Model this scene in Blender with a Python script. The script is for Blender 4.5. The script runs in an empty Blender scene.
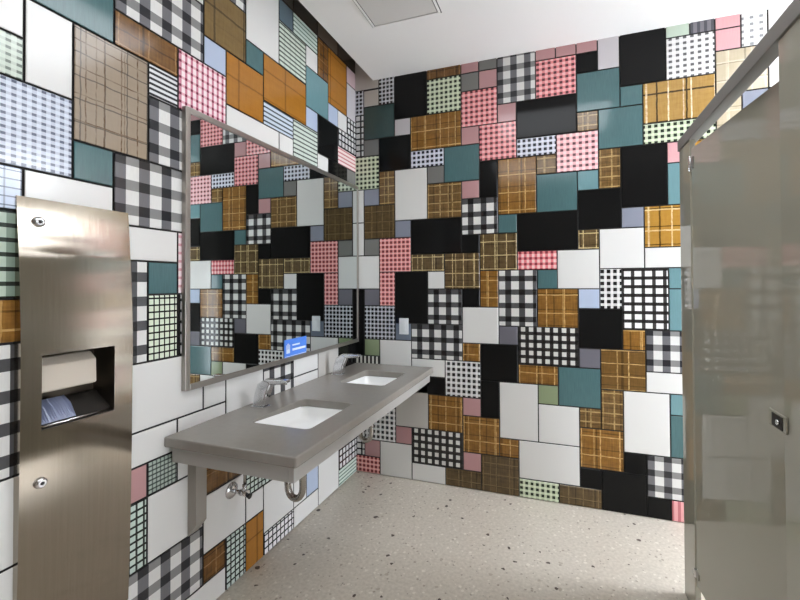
import bpy, bmesh, math, random
from mathutils import Vector, Matrix

random.seed(7)
U = 0.13                      # one small square of the tiling, in metres
SC = bpy.context.scene
COL = SC.collection

def lin(c):
    o = []
    for v in c[:3]:
        v = v / 255.0
        o.append(v / 12.92 if v <= 0.04045 else ((v + 0.055) / 1.055) ** 2.4)
    return (o[0], o[1], o[2], 1.0)

# ------------------------------------------------------------------ node helpers
class NT:
    def __init__(self, name):
        self.m = bpy.data.materials.new(name)
        self.m.use_nodes = True
        self.t = self.m.node_tree
        self.b = self.t.nodes['Principled BSDF']
        self._uv = None
    def n(self, kind, **kw):
        nd = self.t.nodes.new(kind)
        for k, v in kw.items():
            setattr(nd, k, v)
        return nd
    def link(self, a, b):
        self.t.links.new(a, b)
    def inp(self, sock, v):
        if isinstance(v, bpy.types.NodeSocket):
            self.link(v, sock)
        else:
            sock.default_value = v
    def math(self, op, a, b=0.0, c=0.0):
        nd = self.n('ShaderNodeMath', operation=op)
        self.inp(nd.inputs[0], a); self.inp(nd.inputs[1], b); self.inp(nd.inputs[2], c)
        return nd.outputs[0]
    def mix(self, f, a, b, mode='MIX'):
        nd = self.n('ShaderNodeMix', data_type='RGBA', blend_type=mode)
        self.inp(nd.inputs[0], f)
        self.inp(nd.inputs[6], a if isinstance(a, bpy.types.NodeSocket) else tuple(a))
        self.inp(nd.inputs[7], b if isinstance(b, bpy.types.NodeSocket) else tuple(b))
        return nd.outputs[2]
    def uv(self):
        if not self._uv:
            tc = self.n('ShaderNodeUVMap')
            sp = self.n('ShaderNodeSeparateXYZ')
            self.link(tc.outputs[0], sp.inputs[0])
            self._uv = (sp.outputs[0], sp.outputs[1], tc.outputs[0])
        return self._uv
    def stripe(self, s, period, duty, off=0.0):
        x = self.math('MULTIPLY_ADD', s, 1.0 / period, off)
        x = self.math('FRACT', x)
        return self.math('LESS_THAN', x, duty)
    def noise(self, scale, sx=1, sy=1, detail=3, vec=None):
        mp = self.n('ShaderNodeMapping')
        mp.inputs['Scale'].default_value = (sx, sy, 1)
        self.link(vec if vec else self.uv()[2], mp.inputs[0])
        nz = self.n('ShaderNodeTexNoise')
        nz.inputs['Scale'].default_value = scale
        nz.inputs['Detail'].default_value = detail
        self.link(mp.outputs[0], nz.inputs['Vector'])
        return nz.outputs[0]
    def done(self, color=None, rough=0.15, metal=0.0, spec=0.5):
        if color is not None:
            self.inp(self.b.inputs['Base Color'], color if isinstance(color, bpy.types.NodeSocket) else tuple(color))
        self.inp(self.b.inputs['Roughness'], rough)
        self.b.inputs['Metallic'].default_value = metal
        self.b.inputs['Specular IOR Level'].default_value = spec
        return self.m

MATS = {}
def plain(name, rgb, rough=0.15, metal=0.0, spec=0.5, streak=0.0):
    t = NT(name)
    c = lin(rgb)
    if streak:
        nz = t.noise(1.0, 26, 1.6)
        k = t.math('MULTIPLY_ADD', nz, 2 * streak, 1 - streak)
        mx = t.mix(1.0, c, (1, 1, 1, 1), 'MULTIPLY')
        cb = t.n('ShaderNodeCombineColor')
        for i in range(3): t.link(k, cb.inputs[i])
        mx.node.inputs[7].default_value = (1, 1, 1, 1)
        t.link(cb.outputs[0], mx.node.inputs[7])
        c = mx
    MATS[name] = t.done(c, rough, metal, spec)
    return MATS[name]

def four(name, c00, c10, c01, c11, pu, du, pv, dv, ou=0.0, ov=0.0, rough=0.15, thread=0.0):
    """woven look: stripes across u and stripes across v, four colours where they meet or miss"""
    t = NT(name)
    u, v, _ = t.uv()
    su = t.stripe(u, pu, du, ou); sv = t.stripe(v, pv, dv, ov)
    a = t.mix(su, lin(c00), lin(c10)); b = t.mix(su, lin(c01), lin(c11))
    c = t.mix(sv, a, b)
    if thread:
        nz = t.noise(1.0, 30, 4)
        k = t.math('MULTIPLY_ADD', nz, 2 * thread, 1 - thread)
        cb = t.n('ShaderNodeCombineColor')
        for i in range(3): t.link(k, cb.inputs[i])
        c = t.mix(1.0, c, cb.outputs[0], 'MULTIPLY')
    MATS[name] = t.done(c, rough)

def plaid(name, base, dark, line, pu=0.62, pv=0.7, w=0.06, mott=0.6, darkw=0.35, lineamt=0.85, rough=0.14, horiz=1.0, grain=(15, 1.3)):
    """flame-dyed plaid: mottled base, soft dark bands, thin light and dark lines"""
    t = NT(name)
    u, v, vec = t.uv()
    n1 = t.noise(1.0, 2.2, 5, 5); n2 = t.noise(1.0, grain[0], grain[1], 4); n3 = t.noise(1.0, grain[1], grain[0], 4)
    f = t.math('MULTIPLY_ADD', t.math('SUBTRACT', n1, .5), 1.4 * mott, .6)
    f = t.math('MULTIPLY_ADD', t.math('SUBTRACT', n2, .5), 1.7 * mott, f)
    f = t.math('MULTIPLY_ADD', t.math('SUBTRACT', n3, .5), 0.9 * mott, f)
    cl = t.math('MAXIMUM', t.math('MINIMUM', f, 1.0), 0.0)
    c = t.mix(cl, lin(dark), lin(base))
    wob = t.noise(3.0, 1, 1, 2)
    uu = t.math('MULTIPLY_ADD', wob, 0.06, u); vv = t.math('MULTIPLY_ADD', wob, 0.06, v)
    deep = lin([x * 0.4 for x in dark])
    c = t.mix(t.math('MULTIPLY', t.stripe(uu, pu * 1.31, 0.06, 0.1), darkw), c, deep)
    c = t.mix(t.math('MULTIPLY', t.stripe(vv, pv * .87, 0.06, 0.55), darkw), c, deep)
    lu = t.math('MAXIMUM', t.stripe(uu, pu, w / pu, 0.3), t.math('MULTIPLY', t.stripe(uu, pu * 1.63, .6 * w / pu, .55), .6))
    lv = t.math('MULTIPLY', t.stripe(vv, pv, w / pv, 0.2), horiz)
    brk = t.noise(1.0, 2.2, 6, 4)
    amp = t.math('MAXIMUM', t.math('MINIMUM', t.math('MULTIPLY_ADD', brk, 2.6, -.55), 1.0), .12)
    l = t.math('MULTIPLY', t.math('MAXIMUM', lu, lv), t.math('MULTIPLY', amp, lineamt))
    c = t.mix(l, c, lin(line))
    MATS[name] = t.done(c, rough)

def hstripe(name, bg, fg, period, duty, vertical=False, rough=0.15):
    t = NT(name)
    u, v, _ = t.uv()
    s = t.stripe(u if vertical else v, period, duty, 0.3)
    MATS[name] = t.done(t.mix(s, lin(bg), lin(fg)), rough)

# ------------------------------------------------------------------ tile glazes
plain('W', (228, 228, 226)); plain('K', (23, 23, 23), 0.1, spec=.15); plain('G', (122, 122, 119)); plain('LG', (196, 193, 188))
plain('L', (142, 147, 162)); plain('LB', (184, 198, 222)); plain('T', (78, 112, 115), 0.12, streak=0.22)
plain('TD', (60, 82, 82), 0.12, streak=0.15); plain('TL', (112, 150, 156), 0.12, streak=0.12)
plain('P', (190, 146, 148)); plain('PK', (224, 172, 176), streak=0.1); plain('GR', (142, 156, 122)); plain('GL', (196, 212, 196))
plain('MV', (200, 176, 180)); plain('PU', (112, 111, 120)); plain('SL', (92, 108, 118)); plain('CB', (112, 122, 138))
plain('DB', (58, 48, 40)); plain('GB', (110, 101, 90)); plain('LL', (206, 202, 206))
four('gh', (226, 226, 224), (112, 112, 116), (138, 138, 138), (44, 44, 48), .72, .47, .72, .42, 0.05, 0.62, thread=.06)
four('gv', (228, 228, 226), (82, 82, 84), (84, 84, 86), (24, 24, 26), .72, .44, .72, .40, 0.55, 0.7, thread=.06)
four('hp', (252, 196, 196), (238, 146, 150), (234, 142, 146), (104, 60, 64), .29, .5, .28, .48, .2, .1)
four('hq', (252, 216, 218), (244, 182, 186), (240, 180, 184), (104, 66, 72), .30, .5, .29, .46, .2, .1)
four('hr', (252, 200, 196), (244, 164, 162), (242, 162, 160), (132, 62, 66), .26, .62, .26, .58, .2, .1)
four('hl', (250, 232, 236), (206, 130, 150), (232, 176, 188), (120, 44, 66), .22, .42, .27, .32, .2, .1)
four('hk', (236, 236, 234), (218, 218, 218), (222, 222, 222), (24, 24, 26), .29, .58, .30, .58, .3, .1)
four('hb', (232, 234, 244), (214, 218, 234), (212, 214, 230), (34, 36, 48), .27, .56, .27, .56, .3, .1)
four('hg', (224, 232, 208), (204, 216, 186), (200, 212, 182), (44, 54, 42), .27, .54, .27, .54, .3, .1)
four('hw', (240, 240, 240), (224, 224, 224), (228, 228, 228), (100, 100, 102), .30, .48, .27, .46, .3, .1)
four('hv', (244, 246, 244), (226, 230, 228), (230, 232, 230), (150, 152, 154), .36, .4, .30, .4, .3, .1)
four('hx', (216, 218, 224), (196, 198, 206), (192, 194, 202), (28, 28, 32), .24, .62, .24, .6, .3, .1)
four('gd', (218, 218, 214), (48, 46, 46), (52, 50, 50), (24, 24, 24), .41, .46, .41, .44, .15, .25)
four('gw', (240, 240, 240), (66, 64, 64), (48, 46, 46), (34, 32, 32), .46, .34, .42, .38, .2, .25)
four('gl', (236, 236, 238), (46, 46, 54), (46, 46, 54), (30, 30, 36), .26, .24, .27, .24, .1, .15)
four('gx', (216, 216, 216), (30, 30, 32), (30, 30, 32), (22, 22, 24), .36, .3, .36, .26, .1, .15)
four('gg', (200, 216, 208), (52, 60, 56), (40, 48, 44), (26, 30, 28), .22, .28, .22, .3, .2, .2)
four('gq', (222, 232, 212), (36, 38, 32), (34, 36, 32), (24, 24, 22), .175, .24, .21, .24, .2, .2)
four('gn', (186, 202, 188), (132, 150, 136), (52, 62, 54), (34, 40, 36), .6, .35, .33, .3, .2, .2)
four('bw', (216, 224, 238), (196, 204, 220), (190, 198, 214), (92, 100, 122), .19, .5, .155, .42, .2, .2)
four('bs', (204, 216, 238), (150, 160, 182), (120, 130, 152), (90, 98, 120), .3, .12, .2, .16, .2, .2)
four('gs', (208, 220, 210), (200, 212, 202), (70, 80, 76), (60, 68, 64), .9, .08, .21, .32, .2, .2)
four('gm', (208, 220, 208), (176, 190, 178), (64, 74, 68), (54, 62, 58), .4, .14, .21, .34, .2, .2)
plaid('O', (182, 124, 48), (150, 100, 36), (160, 104, 40), 1.3, 1.4, .03, .35, .4, .4)
plaid('OL', (158, 112, 50), (92, 64, 28), (224, 184, 116), .88, .95, .05, .6, .5, .9)
plaid('OY', (190, 146, 66), (160, 112, 44), (240, 218, 168), 1.0, 1.0, .06, .4, .8, .9)
plaid('B', (132, 102, 58), (76, 54, 28), (198, 168, 112), .72, .5, .06, .7, .5, .8)
plaid('BR', (132, 92, 46), (80, 54, 28), (186, 144, 92), .9, .9, .04, .8, .6, .6)
plaid('BD', (104, 84, 52), (62, 48, 30), (138, 118, 80), .7, .6, .05, .7, .5, .7)
plaid('BP', (112, 92, 60), (64, 50, 32), (222, 200, 148), .62, .74, .05, .7, .5, .95)
plaid('OB', (136, 112, 70), (104, 84, 50), (100, 82, 50), 1.1, 1.6, .03, .5, .6, .5)
plaid('GO', (190, 152, 84), (154, 116, 56), (248, 232, 194), .95, 1.6, .06, .5, .95, 1.0, horiz=0.0)
plaid('TP', (162, 146, 126), (142, 126, 108), (92, 68, 42), .46, .7, .035, .35, .7, 1.0)
plaid('PB', (206, 194, 168), (186, 172, 144), (236, 226, 206), .9, .9, .06, .4, .4, .6)
hstripe('sk', (222, 222, 226), (40, 40, 46), .16, .46); hstripe('sb', (206, 218, 232), (56, 66, 76), .2, .34)
hstripe('sp', (246, 224, 222), (206, 130, 136), .22, .36); hstripe('st', (206, 222, 212), (112, 134, 124), .2, .36)
hstripe('sq', (120, 118, 126), (84, 84, 92), .28, .45, True); hstripe('sr', (232, 170, 172), (196, 116, 122), .28, .45, True)
hstripe('sx', (222, 222, 214), (36, 36, 36), .26, .5, True); four('pp', (252, 214, 212), (236, 130, 138), (238, 140, 146), (150, 60, 72), .27, .5, .3, .45, .2, .1)
plain('grout', (30, 29, 28), 0.7)

# ------------------------------------------------------------------ mesh helpers (grid units in, metres out)
class MB:
    def __init__(self):
        self.v, self.f, self.mi, self.sm, self.uvs = [], [], [], [], []
        self.mats = []
    def mat(self, m):
        if m not in self.mats: self.mats.append(m)
        return self.mats.index(m)
    def face(self, pts, m, smooth=False, uv=None):
        b = len(self.v)
        self.v += [tuple(c * U for c in p) for p in pts]
        self.f.append(list(range(b, b + len(pts)))); self.mi.append(self.mat(m)); self.sm.append(smooth)
        self.uvs.append(uv if uv else [(0, 0)] * len(pts))
    def box(self, a, b, m):
        x0, y0, z0 = a; x1, y1, z1 = b
        P = [(x0, y0, z0), (x1, y0, z0), (x1, y1, z0), (x0, y1, z0), (x0, y0, z1), (x1, y0, z1), (x1, y1, z1), (x0, y1, z1)]
        for q in ((3, 2, 1, 0), (4, 5, 6, 7), (0, 1, 5, 4), (1, 2, 6, 5), (2, 3, 7, 6), (3, 0, 4, 7)):
            self.face([P[i] for i in q], m)
        return self
    def prism(self, poly, axis, a, b, m):
        """closed polygon (two other axes, in order) run along an axis from a to b"""
        def mk(p, t):
            l = list(p); l.insert(axis, t); return tuple(l)
        A = [mk(p, a) for p in poly]; B = [mk(p, b) for p in poly]
        self.face(A[::-1], m); self.face(B, m)
        n = len(poly)
        for i in range(n):
            j = (i + 1) % n
            self.face([A[i], A[j], B[j], B[i]], m)
        return self
    def tube(self, path, r, m, n=14, cap=True):
        path = [Vector(p) for p in path]
        rings = []
        up = None
        for i, p in enumerate(path):
            d = (path[min(i + 1, len(path) - 1)] - path[max(i - 1, 0)]).normalized()
            if up is None:
                up = Vector((0, 0, 1)) if abs(d.z) < .9 else Vector((0, 1, 0))
            s = d.cross(up).normalized(); up = s.cross(d).normalized()
            rr = r[i] if isinstance(r, (list, tuple)) else r
            rings.append([tuple(p + (s * math.cos(2 * math.pi * k / n) + up * math.sin(2 * math.pi * k / n)) * rr) for k in range(n)])
        for a, b in zip(rings, rings[1:]):
            for k in range(n):
                self.face([a[k], a[(k + 1) % n], b[(k + 1) % n], b[k]], m, True)
        if cap:
            self.face(rings[0][::-1], m); self.face(rings[-1], m)
        return self
    def build(self, name, parent=None, bevel=0.0, seg=2, weld=True):
        me = bpy.data.meshes.new(name)
        me.from_pydata(self.v, [], self.f)
        for m in self.mats: me.materials.append(m)
        for p, mi, s in zip(me.polygons, self.mi, self.sm):
            p.material_index = mi; p.use_smooth = s
        ul = me.uv_layers.new(name='UVMap')
        k = 0
        for u in self.uvs:
            for c in u:
                ul.data[k].uv = c; k += 1
        if weld:
            bm = bmesh.new(); bm.from_mesh(me)
            bmesh.ops.remove_doubles(bm, verts=bm.verts, dist=1e-5)
            bmesh.ops.recalc_face_normals(bm, faces=bm.faces)
            bm.to_mesh(me); bm.free()
        o = bpy.data.objects.new(name, me); COL.objects.link(o)
        if parent: o.parent = parent
        if bevel:
            md = o.modifiers.new('bevel', 'BEVEL'); md.width = bevel * U; md.segments = seg
            md.limit_method = 'ANGLE'; md.angle_limit = math.radians(40)
        return o

def thing(name, label, cat, loc=(0, 0, 0), group=None):
    o = bpy.data.objects.new(name, None); COL.objects.link(o)
    o.empty_display_size = .05
    o.location = [c * U for c in loc]
    o['label'] = label; o['category'] = cat
    if group: o['group'] = group
    return o
def tag(o, label, cat, group=None):
    o['label'] = label; o['category'] = cat
    if group: o['group'] = group
    return o
def structure(o):
    o['kind'] = 'structure'; return o
def keep(o, parent):
    """parent a mesh built in world units to an Empty that stands elsewhere"""
    o.parent = parent; o.matrix_parent_inverse = Matrix.Translation(-Vector(parent.location)); return o

# ------------------------------------------------------------------ other materials
M = {}
def other():
    t = NT('terrazzo')
    tc = t.n('ShaderNodeTexCoord'); P = tc.outputs['Object']
    def vor(scale, thr, sel):
        vo = t.n('ShaderNodeTexVoronoi'); vo.inputs['Scale'].default_value = scale
        nz = t.n('ShaderNodeTexNoise'); nz.inputs['Scale'].default_value = scale * 1.7
        t.link(P, nz.inputs['Vector'])
        ad = t.n('ShaderNodeVectorMath', operation='MULTIPLY_ADD')
        t.link(nz.outputs[1], ad.inputs[0]); ad.inputs[1].default_value = (.6 / scale,) * 3; t.link(P, ad.inputs[2])
        t.link(ad.outputs[0], vo.inputs['Vector'])
        sp = t.n('ShaderNodeSeparateColor'); t.link(vo.outputs['Color'], sp.inputs[0])
        pick = t.math('LESS_THAN', sp.outputs[0], sel)
        size = t.math('MULTIPLY', sp.outputs[1], thr)
        return t.math('MULTIPLY', t.math('LESS_THAN', vo.outputs['Distance'], size), pick), sp.outputs[2]
    base = t.n('ShaderNodeTexNoise'); base.inputs['Scale'].default_value = 60; base.inputs['Detail'].default_value = 4
    t.link(P, base.inputs['Vector'])
    f = t.math('MULTIPLY_ADD', base.outputs[0], 1.6, -.3)
    c = t.mix(f, lin((185, 176, 162)), lin((217, 209, 196)))
    g, gr = vor(46, .42, .35); c = t.mix(t.math('MULTIPLY', g, .55), c, lin((236, 230, 218)))
    g, gr = vor(30, .36, .10); c = t.mix(t.math('MULTIPLY', g, .5), c, lin((150, 136, 116)))
    g, gr = vor(70, .5, .12); c = t.mix(t.math('MULTIPLY', g, .55), c, lin((120, 106, 90)))
    g, gr = vor(23, .34, .16); c = t.mix(g, c, lin((70, 56, 46)))
    M['floor'] = t.done(c, .35)

    t = NT('stall_laminate')
    nz = t.noise(1.0, 3, 3, 2, t.n('ShaderNodeTexCoord').outputs['Object'])
    c = t.mix(nz, lin((158, 155, 141)), lin((164, 161, 147)))
    M['lam'] = t.done(c, .045, spec=.3)

    t = NT('brushed_steel')
    ob = t.n('ShaderNodeTexCoord').outputs['Object']
    nz = t.noise(1.0, 1, 1, 3, ob); mp = nz.node.inputs['Vector'].links[0].from_node
    mp.inputs['Scale'].default_value = (160, 160, .8)
    r = t.math('MULTIPLY_ADD', nz, .06, .10)
    tg = t.n('ShaderNodeTangent', direction_type='RADIAL', axis='Z')
    t.link(tg.outputs[0], t.b.inputs['Tangent'])
    t.b.inputs['Anisotropic'].default_value = .85
    t.b.inputs['Anisotropic Rotation'].default_value = 0.0
    c = t.mix(nz, lin((158, 149, 136)), lin((174, 165, 152)))
    M['steel'] = t.done(c, r, 1.0)
    t = NT('solid_surface')
    nz = t.noise(1.0, 40, 40, 3, t.n('ShaderNodeTexCoord').outputs['Object'])
    M['counter'] = t.done(t.mix(nz, lin((140, 135, 128)), lin((148, 143, 136))), .22)
    def q(k, name, rgb, rough, metal=0., spec=.5):
        t = NT(name); M[k] = t.done(lin(rgb), rough, metal, spec)
    q('apron', 'apron_laminate', (176, 174, 170), .4)
    q('chrome', 'chrome', (222, 223, 225), .2, 1.0)
    q('alu', 'anodised_aluminium', (150, 147, 140), .35, .85)
    q('rail', 'headrail_aluminium', (122, 120, 115), .45, .15)
    q('steel_dark', 'shaded_throat_steel', (96, 89, 80), .3, .9)  # same steel, with the shade of the throat put into its colour
    q('bracket', 'painted_steel', (150, 144, 136), .4)
    q('porcelain', 'porcelain', (250, 250, 249), .12)
    q('ceil', 'ceiling_paint', (240, 239, 237), .8)
    q('wallp', 'wall_paint', (236, 233, 228), .7)
    q('rear', 'rear_wall_paint', (150, 143, 132), .7)
    q('access', 'access_panel_paint', (214, 212, 208), .6)
    q('gap', 'shadow_gap', (84, 82, 80), .8)
    q('frame', 'mirror_frame_steel', (172, 167, 160), .3, .9)
    q('mirror', 'mirror_silver', (222, 228, 228), .0, 1.0)
    q('black', 'black_rubber', (22, 22, 22), .5)
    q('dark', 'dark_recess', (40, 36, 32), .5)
    q('paper', 'paper_towel', (214, 204, 190), .8)
    q('liner', 'bin_liner', (172, 180, 204), .2)
    q('plate', 'white_plastic', (226, 230, 234), .3)
    q('blue', 'sign_blue', (82, 138, 236), .35)
    q('sign_white', 'sign_white', (226, 238, 255), .4)
    q('pipe', 'pipe_chrome', (170, 166, 160), .22, .9)
    for k, name, rgb, s in (('lamp', 'lamp_diffuser', (246, 250, 255), None), ('day', 'frosted_daylight_pane', (240, 246, 255), None), ('fill_side', 'fill_pane_glow', (240, 246, 255), None), ('fill_aisle', 'fill_panel_broad', (246, 250, 255), None), ('fill_rear', 'fill_panel_dimmed', (246, 250, 255), None)):  # the near pane and the broad and dimmed diffusers are added fill
        t = NT(name)
        t.b.inputs['Emission Color'].default_value = lin(rgb)
        M[k] = t.done(lin((240, 240, 240)), .5)
other()

# ------------------------------------------------------------------ tiled walls
W_, A_, B_, PR_, OFF_ = 1.0068, .144, .8803, 1.0088, .5972
TH, GAP = .07, .028

BACK = """
-.6 1 -1 .95 LG|-.6 0 .95 2.45 hx|-.6 0 2.45 5 gx|0 1 1 2 LG|1 2 -1 2 hx|2 4 -1 3 K|4 6 -1 1 BR|4 6 1 3 hg|6 7 -1 1 P|7 8 -1 1 G|6 7 1 2 G|7 8 1 2 P
8 10 -1 3 gh|6 8 2 4 hp|8 9 3 4 P|7 9 4 6 hp|6 7 4 5 P|3 6 3 5 OL|2 3 3 4 LL|0 2 2 4 TD|0 1 4 5 G|-.6 1 5 7 hg|1 3 4 6 K|3 5 5 6 hb|5 7 5 7 T
4 5 6 7 G|1 2 6 8 B|2 4 6 9 W|4 6 7 9 B|6 7 7 8 P|7 8 6 8 K|8 10 6 9 OL|0 1 7 8 L|0 2 8 10 BD|0 1 10 11 G|2 3 9 10 L|1 3 10 12 hr|1 2 12 14 hr
3 6 9 11 K|6 8 8 10 gv|8 9 9 10 T|6 7 10 11 K|7 9 10 12 BP|3 5 11 12 BP|5 7 11 13 BP|4 5 12 13 W|2 4 12 15 K|7 8 12 14 OL|8 10 12 15 gv
-.6 0 7 9 W|-.6 0 9 11 W|-.6 1 11 13 W|-.6 0 13 17 K|-.6 1 17 18.4 sx|0 1 13 14 PU|0 2 14 16 gl2|4 6 13 15 gv|6 7 13 14 K|2 3 15 16 CB|6 8 14 16 W|8 9 15 16 PU
3 6 15 17 gv|0 1 16 17 GR|1 3 16 18.4 W|6 7 16 17 OL|7 9 16 18 K|3 5 17 18 W|5 7 17 19 hk|3 5 18 19 K|7 8 18 20 K|8 10 18 21 W
4 6 19 21 OL|6 7 19 20 P|2 4 18.4 21 LG|0 2 20 22 hk|-.6 0 19 23 gx|0 1 22 23 P|-.6 1 23 24 hr|2 3 21 22 P|1 3 22 24 W|3 6 21 23 gd|3 5 23 24 W
6 8 20 22 OL|6 7 22 23 P|5 7 23 24 BD|7 9 22 24 BD|8 9 21 22 OL
10 11 -1 1 P|11 12 -1 1 P|12 13 -1 1 P|10 12 1 3 hp|12 13 1 2 K|13 14 -1 2 LL|12 14 2 4 T|9 12 3 5 K|14 16 -1 3 K|14 15 3 4 T|13 15 4 6 T|12 13 4 5 B
9 11 5 6 hb|11 13 5 7 hq|15 18 3 5 GO|15 18 5 6 hg|16 17 -1 1 GL|17 18 -1 1 sq|16 18 1 3 hw|18 19 -1 1 PK|18 19 1 2 PK|19 20 -1 2 hv|18 20 2 4 PB|20 22 -1 4 W|19 20 4 5 L|18 19 4 6 PB
13 14 6 8 B|14 16 6 9 K|16 17 6 7 PK|16 17 7 9 TL|10 11 6 7 B|10 12 7 9 T|12 13 7 8 TL|12 14 8 10 K|14 15 9 10 L|15 17 9 11 OY|9 12 9 11 K
12 13 10 11 BP|13 15 10 12 W|15 17 11 12 W|9 11 11 12 pp|11 13 11 13 W|10 11 12 13 T|13 14 12 14 hk|14 16 12 15 gw|16 17 12 13 TL|16 17 13 15 TL
10 12 13 15 OL|12 13 13 14 LB|12 14 14 16 K|9 12 15 17 gd|14 15 15 16 OL|15 17 15 17 gh|12 13 16 17 PU|13 15 16 18 BR2|15 17 17 18 W|9 11 17 18 OL
11 13 17 19 T|10 11 18 19 GR|13 14 18 20 B|14 16 18 21 W|16 17 18 19 TL|16 17 19 21 T|10 12 19 21 W|12 13 19 20 B|12 14 20 22 OL|9 12 21 23 W
14 15 21 22 K|12 13 22 23 K|15 17 21 23 gh|9 11 23 24 hg|11 13 23 24 BD|13 15 22 24 K|15 16 23 24 K|16 17 23 24 sr
17 19 6 8 OY|17 18 8 10 W|18 20 8 11 gh|17 18 10 12 T|20 22 4 7 hp|19 20 5 8 K|17 19 12 14 W|19 21 11 13 GO|17 18 14 17 L|18 20 14 16 hk|20 22 13 16 W|20 22 7 11 T|18 20 16 18 B|17 18 17 19 K|17 20 19 21 W|20 22 16 19 hw|17 19 21 23 OL|19 22 21 23 gh|17 20 23 24 W|20 22 19 21 P|20 22 23 24 K
"""
LEFT = """
16 18 4 6 W|16 18 6 7 hs|15 16 5 7 W|14 16 3 5 T|13 15 5 8 TP|12 14 4 5 BR|11 14 2 4 gh|12 13 5 6 sk|11 13 6 8 gh|10 12 4 6 hl|9 11 1 3 OB|9 12 -1 1 gh|10 11 3 4 LB
7 9 -2 2 W|8 9 2 3 T|8 10 3 5 O|5 8 2 4 O|7 10 5 6 W|6 7 5 6 W|6 8 4 5 sb|4 6 4 6 gs|3 4 5 6 W|4 5 3 4 LB|3 5 1 3 TL|2 3 2 3 LB|1 2 2 3 W|2 4 3 5 K|2 3 5 6 K
0 1 2 3 gx|0 2 3 4 gx|0 2 4 5 sp|0 1 5 6 G|1 2 5 6 K|1 3 -1 2 O|3 4 -1 1 BR|4 5 0 1 W|5 7 0 2 gm|4 6 -1 0 st|6 7 -1 0 SL|4 6 -2 -1 DB|2 4 -2 -1 GB|0 2 -2 -1 DB|0 1 -1 0 MV|0 1 0 2 LL
6 7 -3 -1 DB|4 6 -3 -2 BR|0 4 -3 -2 K
15 17 7 9 bw|14 15 8 9 T|14 16 9 10 W|16 18 9 10 bs|16 18 10 12 gn|16 18 12 13 OL|16 18 13 16 gv|16 18 16 18 W|16 18 18 20 W
11 14 8 10 gh|12 14 10 11 W|11 12 10 12 hl|13 14 11 14 gv|12 13 11 12 T|12 13 12 14 gq|11 12 12 14 gx|11 14 14 16 W|10 11 14 16 W|12 14 16 17 W|10 12 16 17 W|8 10 15 17 W|6 8 14 17 gv|4 6 14 16 W|4 6 16 17 W|2 4 15 17 LG|0 2 14 17 K
13 14 17 18 P|12 13 17 18 gm2|11 12 17 18 W|11 13 18 20 W|13 14 18 20 gg|11 14 20 22 gh|10 12 22 23.1 W|10 11 21 22 BR|9 11 19 21 W|9 11 17 19 BR|9 10 21 23.1 gg|8 9 21 23.1 O|8 9 20 21 W|7 9 19 20 gg|6 8 20 22 W|6 8 22 23.1 gl|5 6 20 22 W|4 5 20 22 LB|4 6 22 23.1 W|2 4 20 23.1 W|0 2 20 22 gx|0 2 22 23.1 st
12 14 22 23.1 BR|14 16 21 23.1 W|16 18 20 23.1 gv
"""
four('gl2', (206, 208, 214), (168, 170, 178), (168, 170, 178), (22, 22, 26), .245, .62, .245, .62, .2, .15)
four('gm2', (166, 182, 172), (104, 114, 110), (78, 88, 84), (56, 64, 62), .13, .34, .14, .36, .2, .2)
four('hs', (212, 224, 212), (200, 212, 200), (196, 208, 196), (116, 128, 118), .2, .5, .16, .42, .2, .1)
plaid('BR2', (126, 94, 48), (90, 64, 30), (216, 180, 118), 1.5, .64, .05, .5, .5, 1.0)

def parse(s):
    out = []
    for ln in s.strip().split('\n'):
        for tk in ln.split('|'):
            a = tk.split()
            out.append((float(a[0]), float(a[1]), float(a[2]), float(a[3]), a[4]))
    return out

def tile(mb, pt, a0, a1, z0, z1, m, seed):
    """one glazed tile: a0..a1 along the wall, z0..z1 up it; pt(a, z, out) gives the point"""
    g = GAP
    a0 += g; a1 -= g; z0 += g; z1 -= g
    e = .018
    w, h = abs(a1 - a0), z1 - z0
    F = [pt(a0 + e, z0 + e, TH), pt(a1 - e, z0 + e, TH), pt(a1 - e, z1 - e, TH), pt(a0 + e, z1 - e, TH)]
    S = [pt(a0, z0, TH - e), pt(a1, z0, TH - e), pt(a1, z1, TH - e), pt(a0, z1, TH - e)]
    Bk = [pt(a0, z0, 0.005), pt(a1, z0, 0.005), pt(a1, z1, 0.005), pt(a0, z1, 0.005)]
    ox, oy = seed
    uF = [(ox + e, oy + e), (ox + w - e, oy + e), (ox + w - e, oy + h - e), (ox + e, oy + h - e)]
    uS = [(ox, oy), (ox + w, oy), (ox + w, oy + h), (ox, oy + h)]
    mb.face(F, m, uv=uF)
    for i in range(4):
        j = (i + 1) % 4
        mb.face([S[i], S[j], F[j], F[i]], m, uv=[uS[i], uS[j], uF[j], uF[i]])
        mb.face([Bk[i], Bk[j], S[j], S[i]], MATS['grout'])

def fill(rects, lo, hi, nlo, nhi, kinds):
    occ = set()
    for a0, a1, n0, n1, k in rects:
        for i in range(math.floor(a0), math.ceil(a1)):
            for j in range(math.floor(n0), math.ceil(n1)): occ.add((i, j))
    for j in range(nlo, nhi):
        for i in range(lo, hi):
            if (i, j) in occ: continue
            w = 2 if (i + 1, j) not in occ and i + 1 < hi else 1
            h = 2 if j + 1 < nhi and all((i + q, j + 1) not in occ for q in range(w)) else 1
            for q in range(w):
                for r in range(h): occ.add((i + q, j + r))
            rects.append((i, i + w, j, j + h, random.choice(kinds)))

KINDS = ['W', 'W', 'gh', 'K', 'OL', 'T', 'hp', 'hk', 'B', 'L', 'W', 'gd']
back = parse(BACK); left = parse(LEFT)
fill(back, 22, 27, -1, 24, KINDS); fill(back, 0, 22, -1, 24, ['W'])
left.append((14, 16, 10, 21, None))
fill(left, 0, 18, -3, 23, ['W', 'W', 'W', 'gh', 'OB'])
fill(left, 18, 34, -1, 23, KINDS)

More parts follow.
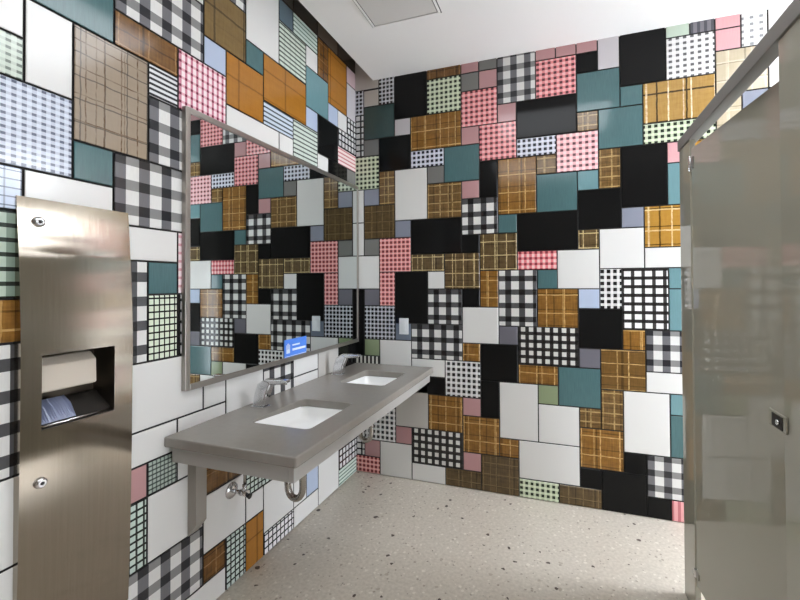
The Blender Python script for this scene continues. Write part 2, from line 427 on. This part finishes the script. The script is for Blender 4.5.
ZTOP = 25.15
mb = MB()
mb.box((0, 0, 0), (27.5, .6, ZTOP), MATS['grout'])
for a0, a1, r0, r1, k in back:
    x0, x1 = (a0 + OFF_) * W_, (a1 + OFF_) * W_
    x0 = max(x0, 0.0)
    if x1 <= x0: continue
    z1 = 24 - r0 if r0 > -1 else ZTOP
    tile(mb, lambda a, z, o: (a, -o, z), x0, x1, 24 - r1, z1, MATS[k], (round(a0 * 1.37 % 5, 3) if k[0] not in 'g' else 0.0, round(r1 * .73 % 3, 3) if k[0] not in 'g' else 0.0))
structure(mb.build('wall_back', weld=False))

mb = MB()
for a_, b_ in (((-.6, -34, 0), (0, -16.15, ZTOP)), ((-.6, -14.12, 0), (0, .6, ZTOP)), ((-.6, -16.15, 0), (0, -14.12, 2.7)), ((-.6, -16.15, 13.1), (0, -14.12, ZTOP))):
    mb.box(a_, b_, MATS['grout'])           # the backing leaves a niche for the recessed dispenser
for s0, s1, n0, n1, k in left:
    if k is None: continue
    y0, y1 = -(s1 * W_ + A_), -(s0 * W_ + A_) if s0 > 0 else -.075
    z0, z1 = 24 - (n1 * PR_ + B_), 24 - (n0 * PR_ + B_)
    z1 = min(z1, ZTOP)
    if z1 - z0 < .1: continue
    if n1 >= 23: z0 = 0.0
    tile(mb, lambda a, z, o: (o, a, z), y0, y1, z0, z1, MATS[k], (round(s0 * 1.37 % 5, 3) if k[0] not in 'g' else 0.0, round(n1 * .73 % 3, 3) if k[0] not in 'g' else 0.0))
structure(mb.build('wall_left', weld=False))

ZC = 23.55
mb = MB(); mb.box((-.6, -34, -.6), (27.5, .6, 0), M['floor']); structure(mb.build('floor'))
mb = MB()
mb.box((1.24, -34, ZC), (27.5, 0, ZC + .5), M['ceil'])                  # lowered ceiling, stops short of the left wall
mb.box((1.24, -34, ZC + .5), (1.5, 0, ZTOP), M['ceil'])
mb.box((-.6, -34, ZTOP), (27.5, .6, ZTOP + .5), M['ceil'])
structure(mb.build('ceiling'))
WINS = [(-4.7, -.4, 1.0, 22.0, 'window_1', 'day'), (-20.5, -13.8, .8, 13.0, 'added_fill_pane', 'fill_side')]  # second pane is unseen, added to brighten the lower left wall
mb = MB()
yy = 0
for a, b_, c, d, nm, mm in WINS:
    mb.box((27, b_, 0), (27.6, yy, ZTOP), M['wallp']); yy = a
    mb.box((27, a, 0), (27.6, b_, c), M['wallp']); mb.box((27, a, d), (27.6, b_, ZTOP), M['wallp'])
mb.box((27, -34, 0), (27.6, yy, ZTOP), M['wallp'])
structure(mb.build('wall_right'))
for WY0, WY1, WZ0, WZ1, nm, mm in WINS:                                  # frosted daylight window at the far right, plus the added fill pane
    mb = MB()
    for k in range(4):
        y = WY0 + .15 + (WY1 - WY0 - .3) * k / 3
        mb.box((27.0, y - .15, WZ0 + .3), (27.35, y + .15, WZ1 - .3), M['alu'])
    mb.box((27.0, WY0, WZ0), (27.35, WY1, WZ0 + .3), M['alu']); mb.box((27.0, WY0, WZ1 - .3), (27.35, WY1, WZ1), M['alu'])
    mb.box((27.35, WY0, WZ0), (27.5, WY1, WZ1), M[mm])
    structure(mb.build(nm))
mb = MB(); mb.box((-.6, -34.6, 0), (27.6, -34, ZTOP), M['rear']); structure(mb.build('wall_rear'))

# ------------------------------------------------------------------ ceiling: access panel, light, added fill panels
t = thing('access_panel', 'square flush access panel with thin shadow line in white ceiling', 'panel', (5.2, -6.3, ZC))
def flat_frame(x0, y0, x1, y1, w, z0, z1, m):
    b = MB()
    b.box((x0, y0, z0), (x1, y0 + w, z1), m); b.box((x0, y1 - w, z0), (x1, y1, z1), m)
    b.box((x0, y0 + w, z0), (x0 + w, y1 - w, z1), m); b.box((x1 - w, y0 + w, z0), (x1, y1 - w, z1), m)
    return b
keep(flat_frame(3.5, -8.0, 6.82, -4.68, .09, ZC - .06, ZC, M['ceil']).build('frame'), t)
keep(flat_frame(3.45, -8.05, 6.87, -4.63, .04, ZC - .012, ZC, M['gap']).build('outer_gap'), t)
keep(flat_frame(3.59, -7.91, 6.73, -4.77, .05, ZC - .02, ZC, M['gap']).build('shadow_gap'), t)
b = MB(); b.box((3.64, -7.86, ZC - .05), (6.68, -4.82, ZC), M['access']); keep(b.build('panel'), t)

def ceiling_light_or_fill(x0, y0, x1, y1, label, lm):
    t = thing('ceiling_light_or_fill', label, 'light', ((x0 + x1) / 2, (y0 + y1) / 2, ZC), 'ceiling light panels')
    keep(flat_frame(x0, y0, x1, y1, .2, ZC - .25, ZC, M['alu']).build('frame'), t)
    b = MB(); b.box((x0 + .2, y0 + .2, ZC - .2), (x1 - .2, y1 - .2, ZC - .02), M[lm]); keep(b.build('diffuser'), t)
ceiling_light_or_fill(7.2, -12.8, 15.4, -7.0, 'broad added white fill panel in front of the stall door', 'fill_aisle')  # unseen, added to fill the left wall and counter front
ceiling_light_or_fill(21, -8.5, 26.5, -3.5, 'large white ceiling light panel above the toilet stalls', 'lamp')
ceiling_light_or_fill(5, -26, 15, -18, 'large added white fill panel above the entrance aisle', 'fill_rear')  # unseen, added as weak fill from behind the camera
for key, strength in (('lamp', 2.2), ('day', 10.8), ('fill_aisle', 2.5), ('fill_side', 4.6), ('fill_rear', 1.7)):
    M[key].node_tree.nodes['Principled BSDF'].inputs['Emission Strength'].default_value = strength

# ------------------------------------------------------------------ vanity counter
ZK = 6.56
def rrect(x0, y0, x1, y1, r, n=6):
    pts = []
    for cx, cy, a in ((x1 - r, y1 - r, 0), (x0 + r, y1 - r, 90), (x0 + r, y0 + r, 180), (x1 - r, y0 + r, 270)):
        for k in range(n + 1):
            w = math.radians(a + 90 * k / n)
            pts.append((cx + r * math.cos(w), cy + r * math.sin(w)))
    return pts
SINKS = [(1.66, -10.72, 4.0, -7.7), (1.62, -4.76, 3.98, -1.9)]
van = thing('vanity_counter', 'long grey wall-hung vanity counter with two sink cut-outs under the mirror', 'counter', (0, -6.3, 0))
def slab():
    bm = bmesh.new()
    edges = []
    def loop(pts):
        vs = [bm.verts.new((x * U, y * U, (ZK - .32) * U)) for x, y in pts]
        for i in range(len(vs)): edges.append(bm.edges.new((vs[i], vs[(i + 1) % len(vs)])))
    loop([(.075, -12.72), (4.95, -12.72), (4.95, -.075), (.075, -.075)])
    for s in SINKS: loop(rrect(*s, .22))
    bmesh.ops.triangle_fill(bm, edges=edges, use_beauty=True, use_dissolve=False)
    r = bmesh.ops.extrude_face_region(bm, geom=list(bm.faces))
    bmesh.ops.translate(bm, verts=[g for g in r['geom'] if isinstance(g, bmesh.types.BMVert)], vec=(0, 0, .32 * U))
    bmesh.ops.recalc_face_normals(bm, faces=bm.faces)
    me = bpy.data.meshes.new('countertop'); bm.to_mesh(me); bm.free(); me.materials.append(M['counter'])
    o = bpy.data.objects.new('countertop', me); COL.objects.link(o)
    md = o.modifiers.new('bevel', 'BEVEL'); md.width = .045 * U; md.segments = 2; md.limit_method = 'ANGLE'; md.angle_limit = math.radians(50)
    return o
keep(slab(), van)
b = MB()
b.box((4.56, -12.52, 5.72), (4.74, -.075, ZK - .32), M['apron'])
keep(b.build('front_apron', bevel=.02), van)
b = MB(); b.box((.18, -12.52, 5.72), (4.56, -12.34, ZK - .32), M['apron']); keep(b.build('end_apron', bevel=.02), van)
b = MB(); b.prism([(.075, 2.95), (.44, 3.4), (.44, ZK - .32), (.075, ZK - .32)], 1, -11.86, -11.42, M['bracket'])
b.prism([(.44, 5.9), (4.4, 5.9), (4.4, ZK - .32), (.44, ZK - .32)], 1, -11.8, -11.5, M['bracket'])
keep(b.build('wall_bracket', bevel=.02), van)
b = MB(); b.prism([(.075, 2.95), (.44, 3.4), (.44, ZK - .32), (.075, ZK - .32)], 1, -1.3, -.9, M['bracket'])
keep(b.build('wall_bracket', bevel=.02), van)

def sink(i, label):
    x0, y0, x1, y1 = SINKS[i]
    t = thing('sink', label, 'sink', ((x0 + x1) / 2, (y0 + y1) / 2, ZK - .32), 'undermount sinks')
    b = MB(); zt = ZK - .32
    rings = []
    hi = .25 if i == 0 else .14
    prof = [(.012, hi, .22), (.02, hi - .03, .22), (.03, -.3, .3), (.09, -.44, .34), (.25, -.51, .4), (.7, -.54, .4)]
    for q, (ins, dz, r) in enumerate(prof):
        ring = []
        for x, y in rrect(x0 + ins, y0 + ins, x1 - ins, y1 - ins, r):
            d = dz
            if q < 2: d = dz * min(1.0, max(0.0, (y1 - y - .1) / .9)) - .01 * q      # raised white lip stands in for the lit cut edge; dips at far side
            ring.append((x, y, zt + d))
        rings.append(ring)
    m = M['porcelain']
    for a, c in zip(rings, rings[1:]):
        for k in range(len(a)):
            j = (k + 1) % len(a)
            b.face([a[k], a[j], c[j], c[k]], m, True)
    b.face(rings[-1], m, True)
    # outer shell
    out = [[(x, y, zt + dz) for x, y in rrect(x0 + ins, y0 + ins, x1 - ins, y1 - ins, .3)] for ins, dz in ((.012, 0), (-.15, -.005), (-.15, -.12), (-.05, -.45), (.2, -.62))]
    for a, c in zip(out, out[1:]):
        for k in range(len(a)):
            j = (k + 1) % len(a)
            b.face([a[k], c[k], c[j], a[j]], m, True)
    b.face(out[-1][::-1], m)
    keep(b.build('basin'), t)
    cx, cy = (x0 + x1) / 2, (y0 + y1) / 2
    b = MB(); b.tube([(cx, cy, zt - .54), (cx, cy, zt - .52)], .17, M['chrome'], 20); b.tube([(cx, cy, zt - .52), (cx, cy, zt - .51)], .09, M['dark'], 16)
    keep(b.build('drain'), t)
sink(0, 'white rectangular undermount sink nearer the towel dispenser')
sink(1, 'white rectangular undermount sink nearer the back wall')

def faucet(y, label):
    t = thing('faucet', label, 'faucet', (.7, y, ZK), 'sensor faucets')
    b = MB(); m = M['chrome']
    b.prism([(.42, ZK + .02), (.98, ZK + .02), (1.08, ZK + .5), (1.26, ZK + .9), (1.22, ZK + 1.02), (.98, ZK + 1.08), (.66, ZK + .88), (.5, ZK + .45)], 1, y - .17, y + .17, m)
    keep(b.build('body', bevel=.07, seg=3), t)
    b = MB(); b.prism([(1.0, ZK + .86), (1.7, ZK + .93), (2.0, ZK + 1.0), (1.98, ZK + 1.1), (1.7, ZK + 1.1), (.95, ZK + 1.08)], 1, y - .15, y + .15, m)
    keep(b.build('spout', bevel=.04, seg=3), t)
    b = MB(); b.prism([(.38, ZK), (1.02, ZK), (1.02, ZK + .025), (.38, ZK + .025)], 1, y - .2, y + .2, m); keep(b.build('base_plate', bevel=.012), t)
    b = MB(); b.tube([(1.84, y, ZK + .99), (1.84, y, ZK + .91)], .07, M['pipe'], 14); keep(b.build('aerator'), t)
    b = MB(); b.tube([(1.105, y, ZK + .42), (1.135, y, ZK + .415)], .045, M['black'], 12); keep(b.build('sensor_eye'), t)
faucet(-9.12, 'chrome sensor faucet behind the sink nearer the towel dispenser')
faucet(-3.3, 'chrome sensor faucet behind the sink nearer the back wall')

def trap(y, cx, label):
    t = thing('drain_trap', label, 'pipe', (0, y, 3.2), 'sink drain traps')
    m = M['pipe']; r = .125
    path = [(cx, y, 5.3), (cx, y, 4.6), (cx, y, 3.7)]
    for k in range(1, 10):
        a = math.pi * k / 10
        path.append((cx - .33 + .33 * math.cos(a), y, 3.7 - .42 * math.sin(a)))
    path += [(cx - .66, y, 3.75), (cx - .66, y, 4.0)]
    b = MB(); b.tube(path, r, m, 16); keep(b.build('trap_bend'), t)
    b = MB(); b.tube([(cx - .66, y, 3.98), (cx - .66, y, 4.22), (cx - .75, y, 4.36), (cx - .95, y, 4.4), (.1, y, 4.4)], .14, m, 16); keep(b.build('waste_arm'), t)
    for nx, nz in ((cx - .66, 3.92), (cx, 4.3)):
        b = MB(); b.tube([(nx, y, nz), (nx, y, nz + .16)], .175, m, 10); keep(b.build('slip_nut'), t)
    b = MB(); b.tube([(.075, y, 4.4), (.1, y, 4.4), (.16, y, 4.4)], [.36, .36, .2], m, 20); keep(b.build('escutcheon'), t)
trap(-9.2, 2.68, 'grey metal drain trap under the sink nearer the towel dispenser')
trap(-3.3, 2.62, 'grey metal drain trap under the sink nearer the back wall')

def valve(y, label):
    t = thing('stop_valve', label, "valve", (0, y, 3.6))
    m = M['chrome']
    b = MB(); b.tube([(.075, y, 3.58), (.1, y, 3.58), (.17, y, 3.58)], [.3, .29, .12], m, 20); keep(b.build('escutcheon'), t)
    b = MB(); b.tube([(.12, y, 3.58), (.6, y, 3.58)], .075, m, 12); b.tube([(.5, y, 3.58), (.82, y, 3.58)], .12, m, 12)
    b.tube([(.68, y, 3.58), (.68, y, 3.9)], .08, m, 12); keep(b.build('valve_body'), t)
    b = MB(); b.tube([(.82, y, 3.52), (.94, y, 3.5)], [.07, .11], M['black'], 8); keep(b.build('handle'), t)
    b = MB(); b.tube([(.68, y, 3.85), (.68, y, 4.3), (.66, y + .2, 5.0), (.7, y + .45, 5.8)], .05, M['pipe'], 10); keep(b.build('supply_hose'), t)
valve(-9.95, 'chrome stop valve on the white tile under the near end of the counter')

# ------------------------------------------------------------------ mirror
MX = .25
t = thing('wall_mirror', 'large steel-framed wall mirror above the vanity counter', 'mirror', (0, -6.2, 7.83))
y0, y1, z0, z1 = -12.1, -.1, 7.83, 17.2
b = MB(); b.box((.08, y0 + .1, z0 + .1), (MX - .04, y1 - .1, z1 - .1), M['mirror']); keep(b.build('mirror_glass'), t)
b = MB(); w = .19
b.box((.075, y0, z0), (MX, y0 + w, z1), M['frame']); b.box((.075, y1 - w * .6, z0), (MX, y1, z1), M['frame'])
b.box((.075, y0 + w, z0), (MX, y1 - w * .6, z0 + w), M['frame']); b.box((.075, y0 + w, z1 - w), (MX, y1 - w * .6, z1), M['frame'])
keep(b.build('frame', bevel=.015), t)

t = thing('mirror_sticker', 'small blue sticker with white writing in lower edge of mirror', 'sticker', (MX, -6.25, 8.0))
b = MB(); b.box((MX - .035, -7.05, 8.03), (MX - .02, -5.42, 8.82), M['blue']); keep(b.build('sheet'), t)
b = MB(); X0, X1 = MX - .02, MX - .014
b.box((X0, -6.5, 8.50), (X1, -5.95, 8.57), M['sign_white'])
b.box((X0, -6.5, 8.28), (X1, -5.5, 8.38), M['sign_white'])
for k in range(4):
    b.box((X0, -6.93 + k * .07, 8.36), (X1, -6.89 + k * .07, 8.58 + (.06 if k in (1, 2) else 0)), M['sign_white'])
b.box((X0, -6.93, 8.2), (X1, -6.68, 8.38), M['sign_white'])
b.box((X0, -7.03, 8.05), (X1, -5.44, 8.075), M['sign_white'])
keep(b.build('writing'), t)

# ------------------------------------------------------------------ switch plate on the back wall
t = thing('switch_plate', 'white switch plate on the grey-blue tile of the back wall', 'switch', (3.17, -.07, 8.8))
b = MB(); b.box((2.88, -.12, 8.36), (3.46, -.068, 9.3), M['plate']); keep(b.build('plate', bevel=.02), t)
b = MB(); b.box((3.04, -.15, 8.58), (3.30, -.12, 9.08), M['plate']); keep(b.build('rocker', bevel=.015), t)

# ------------------------------------------------------------------ towel dispenser
t = thing('towel_dispenser', 'tall brushed-steel paper towel dispenser recessed in the left wall, with waste opening', 'dispenser', (0, -15.1, 2.4))
DX = .17
ya, yb, za, zb = -16.4, -13.86, 2.4, 13.38
oa, ob, oc, od = -16.0, -14.355, 7.91, 9.66
b = MB(); m = M['steel']
def bow(z):
    z = float(z)
    '''gentle vertical bow of the door sheet'''
    if z > 9.7: return .3 - .2 * ((z - 9.7) / 3.68) ** 1.6
    return .3 - .14 * ((9.7 - z) / 7.3) ** 2
Y = [ya, oa, ob, yb]
Z = sorted({za + (oc - za) * k / 10 for k in range(11)} | {oc + (od - oc) * k / 4 for k in range(5)} | {od + (zb - od) * k / 14 for k in range(15)})
for i in range(3):
    for j in range(len(Z) - 1):
        if i == 1 and oc - .01 < Z[j] < od - .01: continue
        b.face([(bow(Z[j]), Y[i], Z[j]), (bow(Z[j]), Y[i + 1], Z[j]), (bow(Z[j + 1]), Y[i + 1], Z[j + 1]), (bow(Z[j + 1]), Y[i], Z[j + 1])], m, True)
keep(b.build('door_sheet'), t)
b = MB()
for y in (ya, yb):
    for j in range(len(Z) - 1):
        b.face([(.02, y, Z[j]), (bow(Z[j]), y, Z[j]), (bow(Z[j + 1]), y, Z[j + 1]), (.02, y, Z[j + 1])], m)
for z in (za, zb):
    b.face([(.02, ya, z), (bow(z), ya, z), (bow(z), yb, z), (.02, yb, z)], m)
keep(b.build('cabinet_edge'), t)
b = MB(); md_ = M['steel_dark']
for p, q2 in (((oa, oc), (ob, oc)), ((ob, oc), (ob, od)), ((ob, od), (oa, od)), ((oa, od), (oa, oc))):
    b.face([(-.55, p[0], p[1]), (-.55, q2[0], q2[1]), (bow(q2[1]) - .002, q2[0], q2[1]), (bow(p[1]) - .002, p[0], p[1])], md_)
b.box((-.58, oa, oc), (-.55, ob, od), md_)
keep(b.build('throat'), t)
b = MB(); b.prism([(-.5, od - .1), (-.2, od - .12), (.02, od - .3), (.04, od - .92), (-.02, od - .96), (-.5, od - .7)], 1, oa + .02, ob - .28, M['paper']); keep(b.build('paper_towel', bevel=.03), t)
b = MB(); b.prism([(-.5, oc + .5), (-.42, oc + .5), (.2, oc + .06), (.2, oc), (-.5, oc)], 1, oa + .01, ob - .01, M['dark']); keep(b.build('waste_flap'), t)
b = MB(); b.tube([(.2, oa + .01, oc + .045), (.2, ob - .01, oc + .045)], .03, M['chrome'], 8); keep(b.build('waste_lip'), t)
b = MB()
random.seed(3)
n = 40
prev = None
for k in range(n + 1):
    y = oa + .03 + .75 * k / n
    c = .05 * math.sin(k * 1.9) + .06 * random.random()
    cur = [(-.36 + c, y, oc + .56 + .3 * c), (-.1 + c, y, oc + .34 + c), (.18 + .2 * c, y, oc + .1)]
    if prev:
        for i in range(2): b.face([prev[i], cur[i], cur[i + 1], prev[i + 1]], M['liner'], False)
    prev = cur
keep(b.build('bin_liner'), t)
for z in (12.82, 6.69):
    dx = bow(z)
    b = MB(); b.tube([(dx - .01, -16.01, z), (dx + .05, -16.01, z), (dx + .09, -16.01, z)], [.13, .12, .08], M['chrome'], 18)
    lk = keep(b.build('lock'), t)
    b = MB(); b.tube([(dx + .09, -16.01, z), (dx + .097, -16.01, z)], .04, M['black'], 10)
    o = b.build('keyhole'); o.parent = lk

# ------------------------------------------------------------------ toilet stall front
PX = 16.03; PT = .17
par = thing('stall_partition', 'taupe toilet stall front with two pilasters and grey headrail', 'partition', (PX, -8.6, 0))
b = MB(); b.box((PX, -6.27, 0), (PX + PT, -5.0, 16.25), M['lam']); keep(b.build('pilaster', bevel=.02), par)
b = MB(); b.box((PX, -13.6, 0), (PX + PT, -12.24, 16.25), M['lam']); keep(b.build('pilaster', bevel=.02), par)
b = MB()
b.prism([(PX - .05, 16.13), (PX - .05, 16.5), (PX - .02, 16.55), (PX + .27, 16.55), (PX + .3, 16.5), (PX + .3, 16.13)], 1, -13.7, -4.96, M['rail'])
keep(b.build('headrail', bevel=.02), par)
# strike keeper at the edge of the near pilaster
kp = MB(); kp.box((PX - .05, -12.42, 8.33), (PX, -11.72, 8.68), M['lam']); kp = keep(kp.build('door_keeper', bevel=.03), par)
def sub(o, p):
    o.parent = p; o.matrix_parent_inverse = Matrix.Identity(4); return o
b = MB(); b.box((PX - .065, -12.32, 8.37), (PX - .05, -11.9, 8.63), M['dark']); sub(b.build('recess'), kp)
b = MB(); b.tube([(PX - .06, -12.18, 8.5), (PX - .1, -12.18, 8.5)], .05, M['chrome'], 14); sub(b.build('knob'), kp)

ang = math.atan2(.47, 4.8)
door = thing('stall_door', 'taupe toilet stall door standing slightly ajar between the pilasters', 'door', (PX + .02, -6.38, 0))
door.rotation_euler = (0, 0, ang)
def local(o, p):
    o.parent = p; return o
b = MB(); b.box((0, -5.75, 1.24), (.15, 0, 15.8), M['lam']); local(b.build('door_panel', bevel=.02), door)
for z, hh in ((15.3, .2), (1.62, .1)):
    b = MB(); b.box((-.03, -.2, z - hh), (0, .0, z + hh), M['alu']); b.tube([(-.02, .05, z - hh * 1.3), (-.02, .05, z + hh * 1.3)], .055, M['chrome'], 12)
    local(b.build('hinge', bevel=.01), door)

# ------------------------------------------------------------------ camera
yaw, pitch, roll, f, cx, cy, X, Yc, Z = -.3271, .0123, -.0051, 407.55, 423.316, 278.419, 11.8827, -22.2117, 11.315
sy, c_y, sp, cp, sr, cr = math.sin(yaw), math.cos(yaw), math.sin(pitch), math.cos(pitch), math.sin(roll), math.cos(roll)
F = Vector((sy * cp, c_y * cp, sp)); R0 = Vector((c_y, -sy, 0)); U0 = R0.cross(F)
R = R0 * cr + U0 * sr; UP = -R0 * sr + U0 * cr
cam = bpy.data.cameras.new('camera'); co = bpy.data.objects.new('camera', cam); COL.objects.link(co)
mw = Matrix((R, UP, -F)).transposed().to_4x4(); mw.translation = Vector((X, Yc, Z)) * U
co.matrix_world = mw
cam.sensor_fit = 'HORIZONTAL'; cam.sensor_width = 36; cam.lens = f / 800 * 36
cam.shift_x = (400 - cx) / 800; cam.shift_y = (cy - 300) / 800
cam.clip_start = .02
SC.camera = co

w = bpy.data.worlds.new('world'); SC.world = w; w.use_nodes = True
w.node_tree.nodes['Background'].inputs[0].default_value = (.9, .95, 1, 1); w.node_tree.nodes['Background'].inputs[1].default_value = .3
vs = SC.view_settings
vs.view_transform = 'Standard'; vs.look = 'None'; vs.gamma = 1.0; vs.use_curve_mapping = False
vs.exposure = 1.15
SC.cycles.use_denoising = True
SC.cycles.max_bounces = 10; SC.cycles.diffuse_bounces = 6; SC.cycles.glossy_bounces = 5
